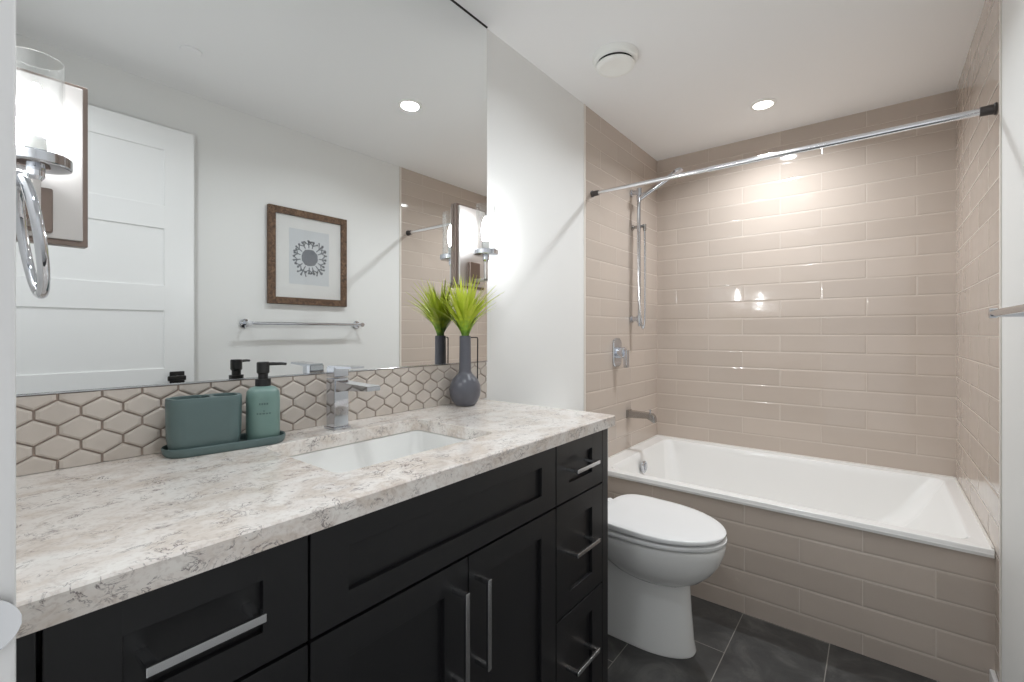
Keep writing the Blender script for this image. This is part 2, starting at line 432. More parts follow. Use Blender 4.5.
obj('end_panel', box(NB(), 0.004, VX, VY1 - 0.037, VY1, 0.0, ZB - 0.001, 0.0015), 'cab', van)
obj('filler_strip', box(NB(), xb, VX - 0.002, VY0, 0.0615, 0.10, ZB - 0.006, 0.001), 'cab', van)
obj('toe_kick', box(NB(), 0.45, 0.465, VY0, VY1 - 0.037, 0.0, 0.10), 'cab_in', van, smooth=False)
def shaker(y0, y1, z0, z1, st=0.064, rt=0.046, rec=0.010):
    b = NB(); x0 = xb
    box(b, x0, VX - rec, y0 + st - 0.006, y1 - st + 0.006, z0 + rt - 0.006, z1 - rt + 0.006)
    box(b, x0, VX, y0, y0 + st, z0, z1, 0.0014); box(b, x0, VX, y1 - st, y1, z0, z1, 0.0014)
    box(b, x0, VX, y0 + st - 0.0015, y1 - st + 0.0015, z0, z0 + rt, 0.0014); box(b, x0, VX, y0 + st - 0.0015, y1 - st + 0.0015, z1 - rt, z1, 0.0014)
    return b
def hpull(yc, zc, L=0.127, x=None):
    """flat-bar pull on two posts set in the recessed panel"""
    b = NB(); xp = VX - 0.011
    box(b, 0.579, 0.586, yc - L / 2, yc + L / 2, zc - 0.0056, zc + 0.0056, 0.001)
    for s in (-1, 1): box(b, xp, 0.580, yc + s * (L / 2 - 0.0065) - 0.0062, yc + s * (L / 2 - 0.0065) + 0.0062, zc - 0.0045, zc + 0.0045, 0.001)
    return b
def vpull(yc, z0, z1):
    b = NB(); xp = VX - 0.0005
    box(b, 0.581, 0.588, yc - 0.0056, yc + 0.0056, z0, z1, 0.001)
    for z in (z0 + 0.006, z1 - 0.006): box(b, xp, 0.582, yc - 0.0046, yc + 0.0046, z - 0.005, z + 0.005, 0.001)
    return b
zt0, zt1 = 0.7705, 0.934
cols = [(0.0655, 0.3435, 0.205), (1.0205, 1.2785, 1.131)]
for y0, y1, yc in cols:
    for z0, z1, zc in ((zt0, zt1, 0.857), (0.4625, 0.7655, 0.630), (0.105, 0.4575, 0.313)):
        d = obj('drawer', shaker(y0, y1, z0, z1, 0.064, 0.046 if z1 > 0.8 else 0.054), 'cab', van)
        obj('bar_handle', hpull(yc, zc), 'chrome_soft', d, label='chrome bar handle')
obj('false_front', shaker(0.3475, 1.0165, zt0, zt1), 'cab', van)
for y0, y1, yh in ((0.3475, 0.6845, 0.644), (0.6875, 1.0165, 0.709)):
    d = obj('cabinet_door', shaker(y0, y1, 0.105, 0.7655, 0.066, 0.056), 'cab', van)
    obj('bar_handle', vpull(yh, 0.533, 0.721), 'chrome_soft', d, label='chrome bar handle')

# worktop with a rectangular sink cut-out
SX0, SX1, SY0, SY1 = 0.132, 0.442, 0.455, 0.895
CX1, CY1 = 0.572, 1.320
bm = NB(); hole = lambda z, g=0.0: rrect((SX0 + SX1) / 2, (SY0 + SY1) / 2, (SX1 - SX0) / 2 + g, (SY1 - SY0) / 2 + g, 0.022, z, 6)
outer = lambda z, g=0.0: [Vector(p) for p in ((CX1 - g, CY1 - g, z), (0.002, CY1 - g, z), (0.002, YE + 0.002, z), (CX1 - g, YE + 0.002, z))]
def ring_face(b, out, inn):
    """fill between a 4-corner outline and a rounded-rectangle hole (same corner order)"""
    n = len(inn) // 4
    vo = [b.verts.new(p) for p in out]; vi = [b.verts.new(p) for p in inn]
    for q in range(4):
        seg = vi[q * n:(q + 1) * n]
        for i in range(n - 1): b.faces.new((vo[q], seg[i], seg[i + 1]))
        nx = (q + 1) % 4
        b.faces.new((vo[q], seg[-1], vi[nx * n], vo[nx]))
    return vo, vi
for z, g in ((ZT, 0.003), (ZB, 0.0)):
    ring_face(bm, outer(z, g), hole(z, 0.0015 if z == ZT else 0))
rings(bm, [outer(ZB), outer(ZT - 0.003), outer(ZT, 0.003)], False, False)
rings(bm, [hole(ZT, 0.0015), hole(ZT - 0.0015), hole(ZB)], False, False)
bmesh.ops.remove_doubles(bm, verts=bm.verts[:], dist=1e-5)
top = obj('worktop', bm, 'quartz', base=(0.29, 0.67, ZB), ang=25)
tag(top, 'cream and grey speckled stone worktop on the charcoal vanity cabinet', 'worktop')

# undermount basin
sink = thing('undermount_sink', (0.287, 0.675, 0.79), 'white rectangular undermount basin set into the stone worktop', 'sink')
g = lambda z, d, r=0.03: rrect((SX0 + SX1) / 2, (SY0 + SY1) / 2, (SX1 - SX0) / 2 - d, (SY1 - SY0) / 2 - d, r, z, 6)
bm = NB(); zt = ZB - 0.0008
rings(bm, [g(zt, -0.022), g(zt, -0.004), g(zt - 0.004, 0.0), g(0.86, 0.012, 0.04), g(0.82, 0.03, 0.05), g(0.806, 0.055, 0.05), g(0.80, 0.10, 0.03),
           g(0.79, 0.10, 0.03), g(0.80, 0.04, 0.05), g(0.85, 0.0, 0.05), g(zt - 0.012, -0.012), g(zt - 0.012, -0.022), g(zt, -0.022)], False, False)
b = NB(); rings(b, [g(0.80, 0.10, 0.03), g(0.799, 0.12, 0.02)], False, True); merge(bm, b)
bmesh.ops.remove_doubles(bm, verts=bm.verts[:], dist=1e-5)
obj('basin', bm, 'ceramic', sink, ang=60)
bm = NB(); lathe(bm, [(0.030, 0), (0.030, 0.003), (0.024, 0.005), (0.022, 0.003), (0.0, 0.004)], (0.26, 0.675, 0.7995), 28, 'Z', (True, False))
obj('drain', bm, 'chrome', sink)

# faucet
fx, fy = 0.070, 0.673
fa = thing('sink_faucet', (fx, fy, ZT), 'square chrome sink faucet standing behind the white basin', 'faucet')
z = ZT
obj('base_plate', box(NB(), fx - 0.027, fx + 0.027, fy - 0.025, fy + 0.025, z + 0.0003, z + 0.006, 0.002), 'chrome', fa)
obj('body', box(NB(), fx - 0.021, fx + 0.021, fy - 0.021, fy + 0.021, z + 0.005, z + 0.136, 0.0025), 'chrome', fa)
bm = NB()
rings(bm, [[Vector((x, fy + sy * 0.0185, zz)) for sy, zz in ((-1, z0), (1, z0), (1, z1), (-1, z1))] for x, z0, z1 in
           ((fx + 0.012, z + 0.098, z + 0.130), (fx + 0.06, z + 0.106, z + 0.127), (fx + 0.160, z + 0.113, z + 0.125), (fx + 0.166, z + 0.113, z + 0.123))])
obj('spout', bm, 'chrome', fa)
lev = obj('lever', None or box(NB(), fx - 0.021, fx + 0.021, fy - 0.0215, fy + 0.0215, z + 0.139, z + 0.166, 0.003), 'chrome', fa)
bm = NB(); rings(bm, [[Vector((x, fy + sy * 0.019, zz)) for sy, zz in ((-1, z0), (1, z0), (1, z1), (-1, z1))] for x, z0, z1 in
           ((fx - 0.018, z + 0.160, z + 0.169), (fx + 0.03, z + 0.162, z + 0.169), (fx + 0.095, z + 0.165, z + 0.170))])
obj('lever_plate', bm, 'chrome', lev)

# backsplash: elongated hexagon tiles
ZM = 1.118; YEND = 1.346; Y0S = YE + 0.001
bs = thing('tile_backsplash', (0, 0.67, ZT), 'strip of beige elongated hexagon tiles between the worktop and the mirror', 'backsplash')
bm = box(NB(), 0.0005, 0.006, Y0S, YEND, ZT + 0.0005, ZM - 0.002)
obj('grout', bm, 'hexgrout', bs, smooth=False)
bm = NB(); py, pz, vs_ = 0.0633, 0.0325, 0.0155
def hexring(yc, zc, s, x):
    hw = py / 2 * s; ht = (pz - vs_ / 2) * s; sv = vs_ / 2 * s
    ht = (vs_ / 2 + (pz - vs_)) * s
    return [Vector((x, yc + a, zc + b)) for a, b in ((hw, -sv), (hw, sv), (0, ht), (-hw, sv), (-hw, -sv), (0, -ht))]
for row in range(-1, 7):
    zc = 0.982 + pz * row
    off = 0.139 if row % 2 == 0 else 0.108
    for k in range(-4, 22):
        yc = off + py / 2 + py * k
        if yc < Y0S - 0.03 or yc > YEND + 0.03: continue
        tb = random.uniform(-0.0003, 0.0003)
        rings(bm, [hexring(yc, zc, 0.945, 0.004), hexring(yc, zc, 0.945, 0.0075 + tb), hexring(yc, zc, 0.92, 0.0092 + tb), hexring(yc, zc, 0.76, 0.0108 + tb)], False, True)
for co, no in (((0, 0, ZT + 0.001), (0, 0, -1)), ((0, 0, ZM - 0.003), (0, 0, 1)), ((0, Y0S, 0), (0, -1, 0)), ((0, YEND, 0), (0, 1, 0))):
    bmesh.ops.bisect_plane(bm, geom=bm.verts[:] + bm.edges[:] + bm.faces[:], plane_co=co, plane_no=no, clear_outer=True)
obj('hexagon_tiles', bm, 'hex', bs, ang=8)

# mirror
mi = thing('wall_mirror', (0, 0.68, ZM), 'frameless wall mirror filling the wall above the vanity', 'mirror')
obj('mirror_glass', box(NB(), 0.0005, 0.006, Y0S, 1.353, ZM + 0.0012, ZC - 0.005, 0.0008, 1), 'mirror', mi)
bm = box(NB(), 0.0005, 0.0085, Y0S, 1.353, ZM - 0.002, ZM + 0.0012, 0.0006, 1); 
obj('bottom_channel', bm, 'chrome_soft', mi)
obj('top_gap_shade', box(NB(), 0.0005, 0.009, Y0S, 1.353, ZC - 0.0052, ZC - 0.0005), 'wire', mi)  # dark strip standing in for the shaded gap between mirror and ceiling

# ------------------------------------------------------------------ sconces
def make_sconce(yc):
    s = thing('wall_sconce', (0.006, yc, 1.395), 'x', 'wall light', 'wall lights on the mirror')
    X0 = 0.0065
    obj('back_plate', box(NB(), X0, 0.019, yc - 0.0775, yc + 0.0775, 1.395, 1.703, 0.002), 'bronze', s, label='bronze edged back plate')
    b = box(NB(), 0.018, 0.030, yc - 0.069, yc + 0.069, 1.404, 1.694, 0.002)
    obj('face_panel', b, 'nickel', s)
    b = NB(); box(b, 0.029, 0.043, yc - 0.027, yc + 0.027, 1.412, 1.492, 0.003)
    obj('arm_block', b, 'bronze', s)
    b = NB(); box(b, 0.042, 0.101, yc - 0.006, yc + 0.006, 1.418, 1.430, 0.002); box(b, 0.089, 0.101, yc - 0.006, yc + 0.006, 1.419, 1.498, 0.002)
    obj('arm', b, 'nickel', s)
    cx = 0.095; c0 = (cx, yc, 0)
    b = NB(); lathe(b, [(0.008, 1.490), (0.012, 1.496), (0.012, 1.510), (0.036, 1.511), (0.044, 1.513), (0.046, 1.515), (0.046, 1.530), (0.044, 1.532), (0.0, 1.5315)], c0, 40, 'Z', (True, False))
    obj('holder', b, 'chrome', s)
    b = NB(); lathe(b, [(0.036, 1.529), (0.036, 1.695), (0.0335, 1.695), (0.0335, 1.529)], c0, 40, 'Z', (False, False))
    obj('glass_shade', b, 'glass', s)
    b = NB(); lathe(b, [(0.014, 1.530), (0.014, 1.562), (0.012, 1.565), (0, 1.565)], c0, 24, 'Z', (True, False))
    obj('candle_sleeve', b, 'plastic', s)
    b = NB(); lathe(b, [(0.008, 1.565), (0.0145, 1.585), (0.016, 1.605), (0.012, 1.632), (0.004, 1.652), (0.0, 1.654)], c0, 24, 'Z', (True, False))
    obj('bulb', b, 'bulb', s)
    return s
s1 = make_sconce(SCONCE_Y[1]); s1['label'] = 'lit glass wall light on the mirror above the grass vase'
s2 = dup(s1, (0.006, SCONCE_Y[0], 1.395), 'lit glass wall light at the doorway end of the mirror, beside the towel ring')

# ------------------------------------------------------------------ vase and grass
vx, vy = 0.070, 1.164
va = thing('bottle_vase', (vx, vy, ZT), 'slate grey long-necked vase with a wire handle, on the worktop', 'vase')
z = ZT + 0.0003
outp = [(0.029, 0), (0.035, 0.003), (0.046, 0.016), (0.0535, 0.036), (0.0555, 0.056), (0.053, 0.074), (0.0455, 0.091), (0.034, 0.104), (0.0255, 0.112), (0.0215, 0.122), (0.0205, 0.18), (0.0200, 0.243), (0.0195, 0.246)]
inp = [(0.0165, 0.246), (0.0165, 0.118), (0.03, 0.098), (0.046, 0.07), (0.04, 0.02), (0.0, 0.012)]
bm = NB(); lathe(bm, [(r, h + z) for r, h in outp + inp], (vx, vy, 0), 44, 'Z', (True, False))
obj('vessel', bm, 'vase', va, ang=50)
hd = Vector((0.25, 0.968, 0)).normalized(); c0 = Vector((vx, vy, 0))
P = [c0 + hd * 0.019 + Vector((0, 0, z + 0.240)), c0 + hd * 0.046 + Vector((0, 0, z + 0.240)), c0 + hd * 0.0515 + Vector((0, 0, z + 0.239)), c0 + hd * 0.053 + Vector((0, 0, z + 0.233)), c0 + hd * 0.0515 + Vector((0, 0, z + 0.074))]
obj('wire_handle', tube(NB(), P, 0.0022, 10), 'wire', va, label='dark wire handle')
bm = NB(); gz = z + 0.205
for k in range(190):
    a = random.uniform(0, 2 * math.pi); r0 = 0.0135 * math.sqrt(random.random())
    L = random.uniform(0.165, 0.265); lean = 0.15 + 1.15 * random.random() ** 1.1
    if k < 14: lean = random.uniform(1.3, 1.7); L = random.uniform(0.19, 0.25)
    d = Vector((math.cos(a), math.sin(a), 0)); p = c0 + d * r0 + Vector((0, 0, gz))
    wd = random.uniform(0.0036, 0.0066); side = Vector((-d.y, d.x, 0)); prev = None; n = 10
    for i in range(n + 1):
        tt = i / n
        tb = max(0.0, (p.z - z - 0.243) / (L * 0.8))     # straight inside the neck, then arcing outward
        ang = 0.0 if tb <= 0 else 0.22 * lean + lean * min(1.2, tb) ** 0.9
        if i > 0: p = p + (d * math.sin(ang) + Vector((0, 0, math.cos(ang)))) * (L / n)
        if p.x < 0.0085: p.x = 0.0085 + 0.002 * random.random()
        ww = wd * (1.0 if tt < 0.55 else max(0.06, ((1 - tt) / 0.45) ** 0.8))
        if tb <= 0: ww = min(ww, 0.0016)
        cur = (bm.verts.new(p - side * ww), bm.verts.new(p + side * ww + d * 0.0004))
        if prev: bm.faces.new((prev[0], prev[1], cur[1], cur[0]))
        prev = cur
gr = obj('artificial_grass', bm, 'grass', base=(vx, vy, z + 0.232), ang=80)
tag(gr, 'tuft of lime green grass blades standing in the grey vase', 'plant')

# ------------------------------------------------------------------ tray, tumbler, soap dispenser
ta = R(8.0); tc = Vector((0.0735, 0.404, 0)); td = Vector((math.sin(ta), math.cos(ta), 0)); tn = Vector((td.y, -td.x, 0))
def stadium(L, Wd, r, z, cx=0.0, n=10):
    """rounded rectangle along the tray direction"""
    pts = []
    for p in rrect(0, 0, L / 2, Wd / 2, r, 0, n): pts.append(tc + td * (p.x + cx) - tn * p.y + Vector((0, 0, z)))
    return pts
z = ZT + 0.0003
bm = NB(); rings(bm, [stadium(0.226, 0.080, 0.038, z), stadium(0.236, 0.088, 0.0425, z + 0.006), stadium(0.239, 0.090, 0.0435, z + 0.016), stadium(0.236, 0.087, 0.042, z + 0.0185),
                      stadium(0.231, 0.082, 0.0395, z + 0.017), stadium(0.225, 0.076, 0.0365, z + 0.006)])
tag(obj('vanity_tray', bm, 'teal', base=(tc.x, tc.y, ZT), ang=40), 'long teal oval-ended tray on the worktop under the toothbrush holder', 'tray')
zt = z + 0.0063
cup = thing('toothbrush_holder', (tc.x, tc.y - 0.037, zt), 'wide teal toothbrush holder with two openings, on the tray', 'toothbrush holder')
co = -0.043; H = 0.113
bm = NB(); oc = lambda L, Wd, r, zz: stadium(L, Wd, r, zz, co, 8)
rings(bm, [oc(0.120, 0.060, 0.024, zt + 0.0003), oc(0.128, 0.067, 0.028, zt + 0.004), oc(0.136, 0.073, 0.031, zt + 0.03), oc(0.139, 0.075, 0.032, zt + H - 0.010), oc(0.138, 0.074, 0.032, zt + H - 0.002), oc(0.136, 0.072, 0.031, zt + H)], True, False)
# top face with two openings
A = oc(0.136, 0.072, 0.031, zt + H)
s1_ = stadium(0.070, 0.061, 0.026, zt + H, co - 0.0265, 8); s2_ = stadium(0.046, 0.061, 0.0215, zt + H, co + 0.0375, 8)
b = NB()
def loop(pts):
    vv = [b.verts.new(p) for p in pts]; return [b.edges.new((vv[i], vv[(i + 1) % len(vv)])) for i in range(len(vv))]
ed = loop(A) + loop(s1_) + loop(s2_)
bmesh.ops.triangle_fill(b, use_beauty=True, edges=ed)
merge(bm, b)
for L, cx, cr in ((0.070, -0.0265, 0.026), (0.046, 0.0375, 0.0215)):
    b = NB(); rings(b, [stadium(L, 0.061, cr, zt + H, co + cx, 8), stadium(L - 0.002, 0.059, cr - 0.001, zt + H - 0.002, co + cx, 8), stadium(L - 0.004, 0.057, cr - 0.002, zt + 0.012, co + cx, 8)], False, True); merge(bm, b)
bmesh.ops.remove_doubles(bm, verts=bm.verts[:], dist=1e-5)
obj('tumbler_body', bm, 'teal', cup, ang=40)

bc = tc + td * 0.072
so = thing('soap_dispenser', (bc.x, bc.y, zt), 'round teal soap bottle with a black pump, at the right end of the tray', 'soap dispenser')
bm = NB(); lathe(bm, [(0.030, zt + 0.0003), (0.0345, zt + 0.0050), (0.0355, zt + 0.0200), (0.0355, zt + 0.1000), (0.034, zt + 0.1140), (0.027, zt + 0.1230), (0.015, zt + 0.1270), (0.0, zt + 0.1270)], (bc.x, bc.y, 0), 44, 'Z', (True, False))
obj('bottle', bm, 'teal_light', so, ang=45)
pump = obj('pump_collar', lathe(NB(), [(0.0165, zt + 0.1255), (0.0165, zt + 0.1430), (0.0, zt + 0.1430)], (bc.x, bc.y, 0), 32, 'Z', (True, False)), 'black', so)
bm = NB(); lathe(bm, [(0.0105, zt + 0.1420), (0.0105, zt + 0.1540), (0.0135, zt + 0.1580), (0.0135, zt + 0.1800), (0.012, zt + 0.1825), (0.0, zt + 0.1825)], (bc.x, bc.y, 0), 32, 'Z', (True, False))
sp = Vector((0.55, 0.835, 0)).normalized(); q = Vector((bc.x, bc.y, zt + 0.1775))
tube(bm, [q + sp * 0.008, q + sp * 0.040, q + sp * 0.050 - Vector((0, 0, 0.001))], [0.0042, 0.0034, 0.003], 12)
obj('pump_head', bm, 'black', so)
# faint printed lines on the bottle (not legible in the photo)
bm = NB()
def label_bits(zz, spans, hh):
    for a0, a1 in spans:
        rs = []
        for k in range(5):
            a = R(a0 + (a1 - a0) * k / 4)
            rs.append([Vector((bc.x + 0.03575 * math.cos(a), bc.y + 0.03575 * math.sin(a), zt + zz + s * hh)) for s in (-1, 1)])
        b2 = NB(); vr = [[b2.verts.new(p) for p in r] for r in rs]
        for p0, p1 in zip(vr[:-1], vr[1:]): b2.faces.new((p0[0], p1[0], p1[1], p0[1]))
        merge(bm, b2)
c_a = -20.0
label_bits(0.088, [(c_a - 16, c_a - 11), (c_a - 8, c_a - 3), (c_a, c_a + 5), (c_a + 8, c_a + 14)], 0.0022)
label_bits(0.072, [(c_a - 1.5, c_a + 1.5)], 0.0022)
label_bits(0.066, [(c_a - 24, c_a - 18), (c_a - 15, c_a - 8), (c_a - 5, c_a + 4), (c_a + 7, c_a + 13), (c_a + 16, c_a + 23)], 0.0016)
obj('printed_text', bm, 'ink', so, label='faint grey printed text')

# ------------------------------------------------------------------ towel ring on the entry wall
tr = thing('towel_ring', (0.30, YE, 1.44), 'chrome towel ring hanging beside the doorway next to the mirror', 'towel ring')
bm = NB(); box(bm, 0.278, 0.322, YE + 0.0005, YE + 0.010, 1.418, 1.462, 0.003); box(bm, 0.291, 0.309, YE + 0.008, YE + 0.066, 1.431, 1.449, 0.003)
obj('post', bm, 'chrome', tr)
pts = []
for k in range(56):
    a = 2 * math.pi * k / 56; h = 0.078 * math.cos(a)
    pts.append((0.30 + 0.078 * math.sin(a), YE + 0.067 - (h) * 0.13, 1.362 + h))
obj('ring', tube(NB(), pts, 0.0062, 14, closed=True), 'chrome', tr)

# ------------------------------------------------------------------ strike plate on the jamb
bm = NB()
zc0 = 1.029; prof = []
for k in range(29):
    yy = -0.030 + 0.0665 * math.sin(math.pi / 2 * k / 28)
    prof.append((JX + 0.0012 + (0.0 if yy < 0.008 else 0.0035 * ((yy - 0.008) / 0.028) ** 1.5), yy))
rs = []
for x, yy in prof:
    hh = 0.024 if yy < 0.004 else 0.024 * math.sqrt(max(0.02, 1 - ((yy - 0.004) / 0.0325) ** 2))
    rs.append([Vector((x, yy, zc0 - hh)), Vector((x, yy, zc0 + hh)), Vector((x - 0.0012, yy, zc0 + hh)), Vector((x - 0.0012, yy, zc0 - hh))])
rings(bm, rs)
tag(obj('strike_plate', bm, 'chrome_soft', base=(JX, 0, zc0)), 'satin metal strike plate with a rounded lip on the white door jamb', 'strike plate')

# ------------------------------------------------------------------ right wall: towel bar, picture (seen in the mirror)
tb = thing('towel_bar', (W, 1.392, 1.285), 'chrome towel bar on the wall below the framed print', 'towel bar')
zb = 1.282
obj('bar', tube(NB(), [(1.452, 1.035, zb), (1.452, 1.752, zb)], 0.0085, 18), 'chrome', tb)
for y in (1.047, 1.738):
    bm = NB(); lathe(bm, [(0.024, W - 0.0005), (0.024, W - 0.008), (0.011, W - 0.012), (0.010, 1.462), (0.0135, 1.458), (0.0135, 1.444), (0, 1.443)], (0, y, zb), 28, 'X', (True, False))
    obj('bracket', bm, 'chrome', tb)
PY0, PY1, PZ0, PZ1 = 1.166, 1.656, 1.398, 1.963
pf = thing('framed_print', (W, 1.411, PZ0), 'rustic wood framed print of a grey coral, on the white wall', 'picture')
def ring_box(y0, y1, z0, z1, wd, xa, xb2, bev=0.002):
    b = NB(); box(b, xa, xb2, y0, y0 + wd, z0, z1, bev); box(b, xa, xb2, y1 - wd, y1, z0, z1, bev)
    box(b, xa, xb2, y0 + wd, y1 - wd, z0, z0 + wd, bev); box(b, xa, xb2, y0 + wd, y1 - wd, z1 - wd, z1, bev); return b
obj('frame', ring_box(PY0, PY1, PZ0, PZ1, 0.040, W - 0.026, W - 0.001), 'wood', pf)
obj('mat_board', box(NB(), W - 0.014, W - 0.002, PY0 + 0.038, PY1 - 0.038, PZ0 + 0.038, PZ1 - 0.038), 'mat', pf, smooth=False)
ay, az = (PY0 + PY1) / 2, (PZ0 + PZ1) / 2 + 0.005
pr = obj('art_paper', box(NB(), W - 0.0148, W - 0.0138, ay - 0.125, ay + 0.125, az - 0.165, az + 0.165), 'paper', pf, smooth=False)
bm = NB(); xA = W - 0.0152
def blob(cy, cz, r, sy=1.0, n=16, jit=0.0):
    b = NB(); vv = [b.verts.new((xA, cy + r * sy * math.cos(2 * math.pi * k / n) * (1 + random.uniform(-jit, jit)), cz + r * math.sin(2 * math.pi * k / n) * (1 + random.uniform(-jit, jit)))) for k in range(n)]
    b.faces.new(vv); merge(bm, b)
def stroke(p, q2, w0, w1):
    b = NB(); p = Vector((0, *p)); q2 = Vector((0, *q2)); d = (q2 - p).normalized(); nn = Vector((0, -d.z, d.y)); X = Vector((xA, 0, 0))
    b.faces.new([b.verts.new(v + X) for v in (p + nn * w0, p - nn * w0, q2 - nn * w1, q2 + nn * w1)]); merge(bm, b)
blob(ay, az, 0.052, 1.0, 32, 0.06)
for k in range(15):
    a = 2 * math.pi * (k + random.uniform(-0.2, 0.2)) / 15; ca, sa = math.cos(a), math.sin(a)
    r1, r2 = 0.058, random.uniform(0.092, 0.122)
    p1 = (ay + r1 * ca, az + r1 * sa); p2 = (ay + r2 * ca, az + r2 * sa); stroke(p1, p2, 0.0028, 0.0045)
    for s in (-1, 1):
        a2 = a + s * random.uniform(0.18, 0.3); m = 0.75
        pm = (ay + (r1 + (r2 - r1) * 0.45) * ca, az + (r1 + (r2 - r1) * 0.45) * sa); pe = (ay + r2 * 0.98 * math.cos(a2), az + r2 * 0.98 * math.sin(a2))
        stroke(pm, pe, 0.0025, 0.0035); blob(pe[0], pe[1], random.uniform(0.0045, 0.007), 1, 9, 0.2)
    blob(p2[0], p2[1], random.uniform(0.006, 0.009), 1, 10, 0.2)
obj('coral_drawing', bm, 'print', pr, smooth=False)
obj('glazing', box(NB(), W - 0.019, W - 0.0175, PY0 + 0.038, PY1 - 0.038, PZ0 + 0.038, PZ1 - 0.038), 'pane', pf, smooth=False)

# ------------------------------------------------------------------ ceiling fittings
def make_downlight(x, y):
    d = thing('downlight', (x, y, ZC), 'x', 'ceiling light', 'recessed ceiling lights')
    bm = NB(); lathe(bm, [(0.062, ZC - 0.0003), (0.062, ZC - 0.004), (0.058, ZC - 0.007), (0.048, ZC - 0.008), (0.046, ZC - 0.004), (0.046, ZC - 0.0003)], (x, y, 0), 40, 'Z', (False, False))
    obj('trim_ring', bm, 'plastic', d)
    bm = NB(); lathe(bm, [(0.046, ZC - 0.0006), (0.046, ZC - 0.003), (0.0, ZC - 0.0035)], (x, y, 0), 36, 'Z', (True, False))
    obj('diffuser', bm, 'glow', d)
    return d
d0 = make_downlight(*DOWNLIGHTS[0]); d0['label'] = 'lit recessed ceiling light over the bathtub'
dup(d0, (*DOWNLIGHTS[1], ZC), 'lit recessed ceiling light showing in the mirror')
dup(d0, (*DOWNLIGHTS[2], ZC), 'added recessed ceiling light out of view near the doorway')
ex, ey = 0.317, 1.844
ve = thing('exhaust_vent', (ex, ey, ZC), 'round white exhaust vent on the ceiling', 'ceiling vent')
bm = NB(); lathe(bm, [(0.098, ZC - 0.0003), (0.098, ZC - 0.012), (0.094, ZC - 0.024), (0.084, ZC - 0.030), (0.078, ZC - 0.030), (0.072, ZC - 0.018), (0.072, ZC - 0.0003)], (ex, ey, 0), 48, 'Z', (False, False))
obj('outer_ring', bm, 'plastic', ve, ang=40)
bm = NB(); lathe(bm, [(0.072, ZC - 0.0006), (0.072, ZC - 0.004), (0.0, ZC - 0.004)], (ex, ey, 0), 48, 'Z', (True, False)); obj('duct_opening', bm, 'dark', ve)
bm = NB(); cyl(bm, (ex, ey, ZC - 0.003), (ex, ey, ZC - 0.036), 0.010)
lathe(bm, [(0.030, ZC - 0.034), (0.072, ZC - 0.036), (0.083, ZC - 0.041), (0.083, ZC - 0.047), (0.076, ZC - 0.053), (0.062, ZC - 0.054), (0.054, ZC - 0.050), (0.0, ZC - 0.049)], (ex, ey, 0), 48, 'Z', (True, False))
obj('valve_disc', bm, 'plastic', ve, ang=40)
px_, py_ = 1.103, 0.675
bm = NB(); lathe(bm, [(0.040, ZC - 0.0003), (0.041, ZC - 0.004), (0.037, ZC - 0.007), (0.0, ZC - 0.0075)], (px_, py_, 0), 36, 'Z', (True, False))
tag(obj('sprinkler_cover', bm, 'ceiling', base=(px_, py_, ZC)), 'small flat white round cover on the ceiling showing in the mirror', 'sprinkler cover')

# ------------------------------------------------------------------ shower
rod = thing('shower_curtain_rod', (0.76, 2.195, 1.97), 'chrome shower curtain rod spanning the alcove above the tub', 'curtain rod')
ra, rb = Vector((0.0, 2.216, 1.984)), Vector((W, 2.170, 1.968))
rd = (rb - ra).normalized()
bm = NB(); tube(bm, [ra + rd * 0.03, ra + rd * 0.62], 0.0105, 20); tube(bm, [ra + rd * 0.61, rb - rd * 0.04], 0.0125, 20)
obj('rod', bm, 'chrome_rod', rod)
obj('end_cap', tube(NB(), [ra + rd * 0.001, ra + rd * 0.006, ra + rd * 0.007, ra + rd * 0.042], [0.018, 0.018, 0.0145, 0.0135], 24), 'black_rubber', rod, label='dark end cap')
obj('end_cap', tube(NB(), [rb - rd * 0.001, rb - rd * 0.006, rb - rd * 0.008, rb - rd * 0.040], [0.020, 0.020, 0.0165, 0.015], 24), 'black_rubber', rod, label='dark end cap')

hs = thing('hand_shower', (0.0, 2.72, 1.28), 'chrome hand shower on a slide bar fixed to the tiled wall', 'shower')
bx, by = 0.055, 2.72
obj('slide_bar', tube(NB(), [(bx, by, 1.27), (bx, by, 2.125)], 0.0095, 18), 'chrome', hs)
for zz in (1.315, 2.106):
    bm = NB(); lathe(bm, [(0.022, 0.0006), (0.022, 0.010), (0.015, 0.014), (0.014, bx + 0.004)], (0, by, zz), 24, 'X'); lathe(bm, [(0.016, zz - 0.022), (0.016, zz + 0.022)], (bx, by, 0), 24)
    obj('wall_bracket', bm, 'chrome', hs)
bm = NB(); lathe(bm, [(0.0165, 2.050), (0.0165, 2.080)], (bx, by, 0), 24); tube(bm, [(bx + 0.008, by, 2.066), (bx + 0.04, by, 2.085)], [0.016, 0.019], 20)
obj('slider', bm, 'chrome', hs)
wa = Vector((bx + 0.026, by, 2.076)); wd_ = Vector((0.21, 0.0, 0.105)).normalized()
bm = NB(); tube(bm, [wa - wd_ * 0.03, wa, wa + wd_ * 0.10, wa + wd_ * 0.19, wa + wd_ * 0.215], [0.012, 0.0155, 0.015, 0.0165, 0.018], 18)
hh = wa + wd_ * 0.235; nn = Vector((0.35, 0, -0.94)).normalized(); uu = wd_.cross(nn).normalized(); w2 = nn.cross(uu).normalized()
head = [[hh + (uu * math.cos(2 * math.pi * k / 30) * rr_ + w2 * math.sin(2 * math.pi * k / 30) * rr_) + nn * o_ for k in range(30)] for rr_, o_ in ((0.012, -0.016), (0.026, -0.010), (0.031, 0.0), (0.031, 0.006), (0.027, 0.009))]
rings(bm, head)
obj('hand_piece', bm, 'chrome', hs)
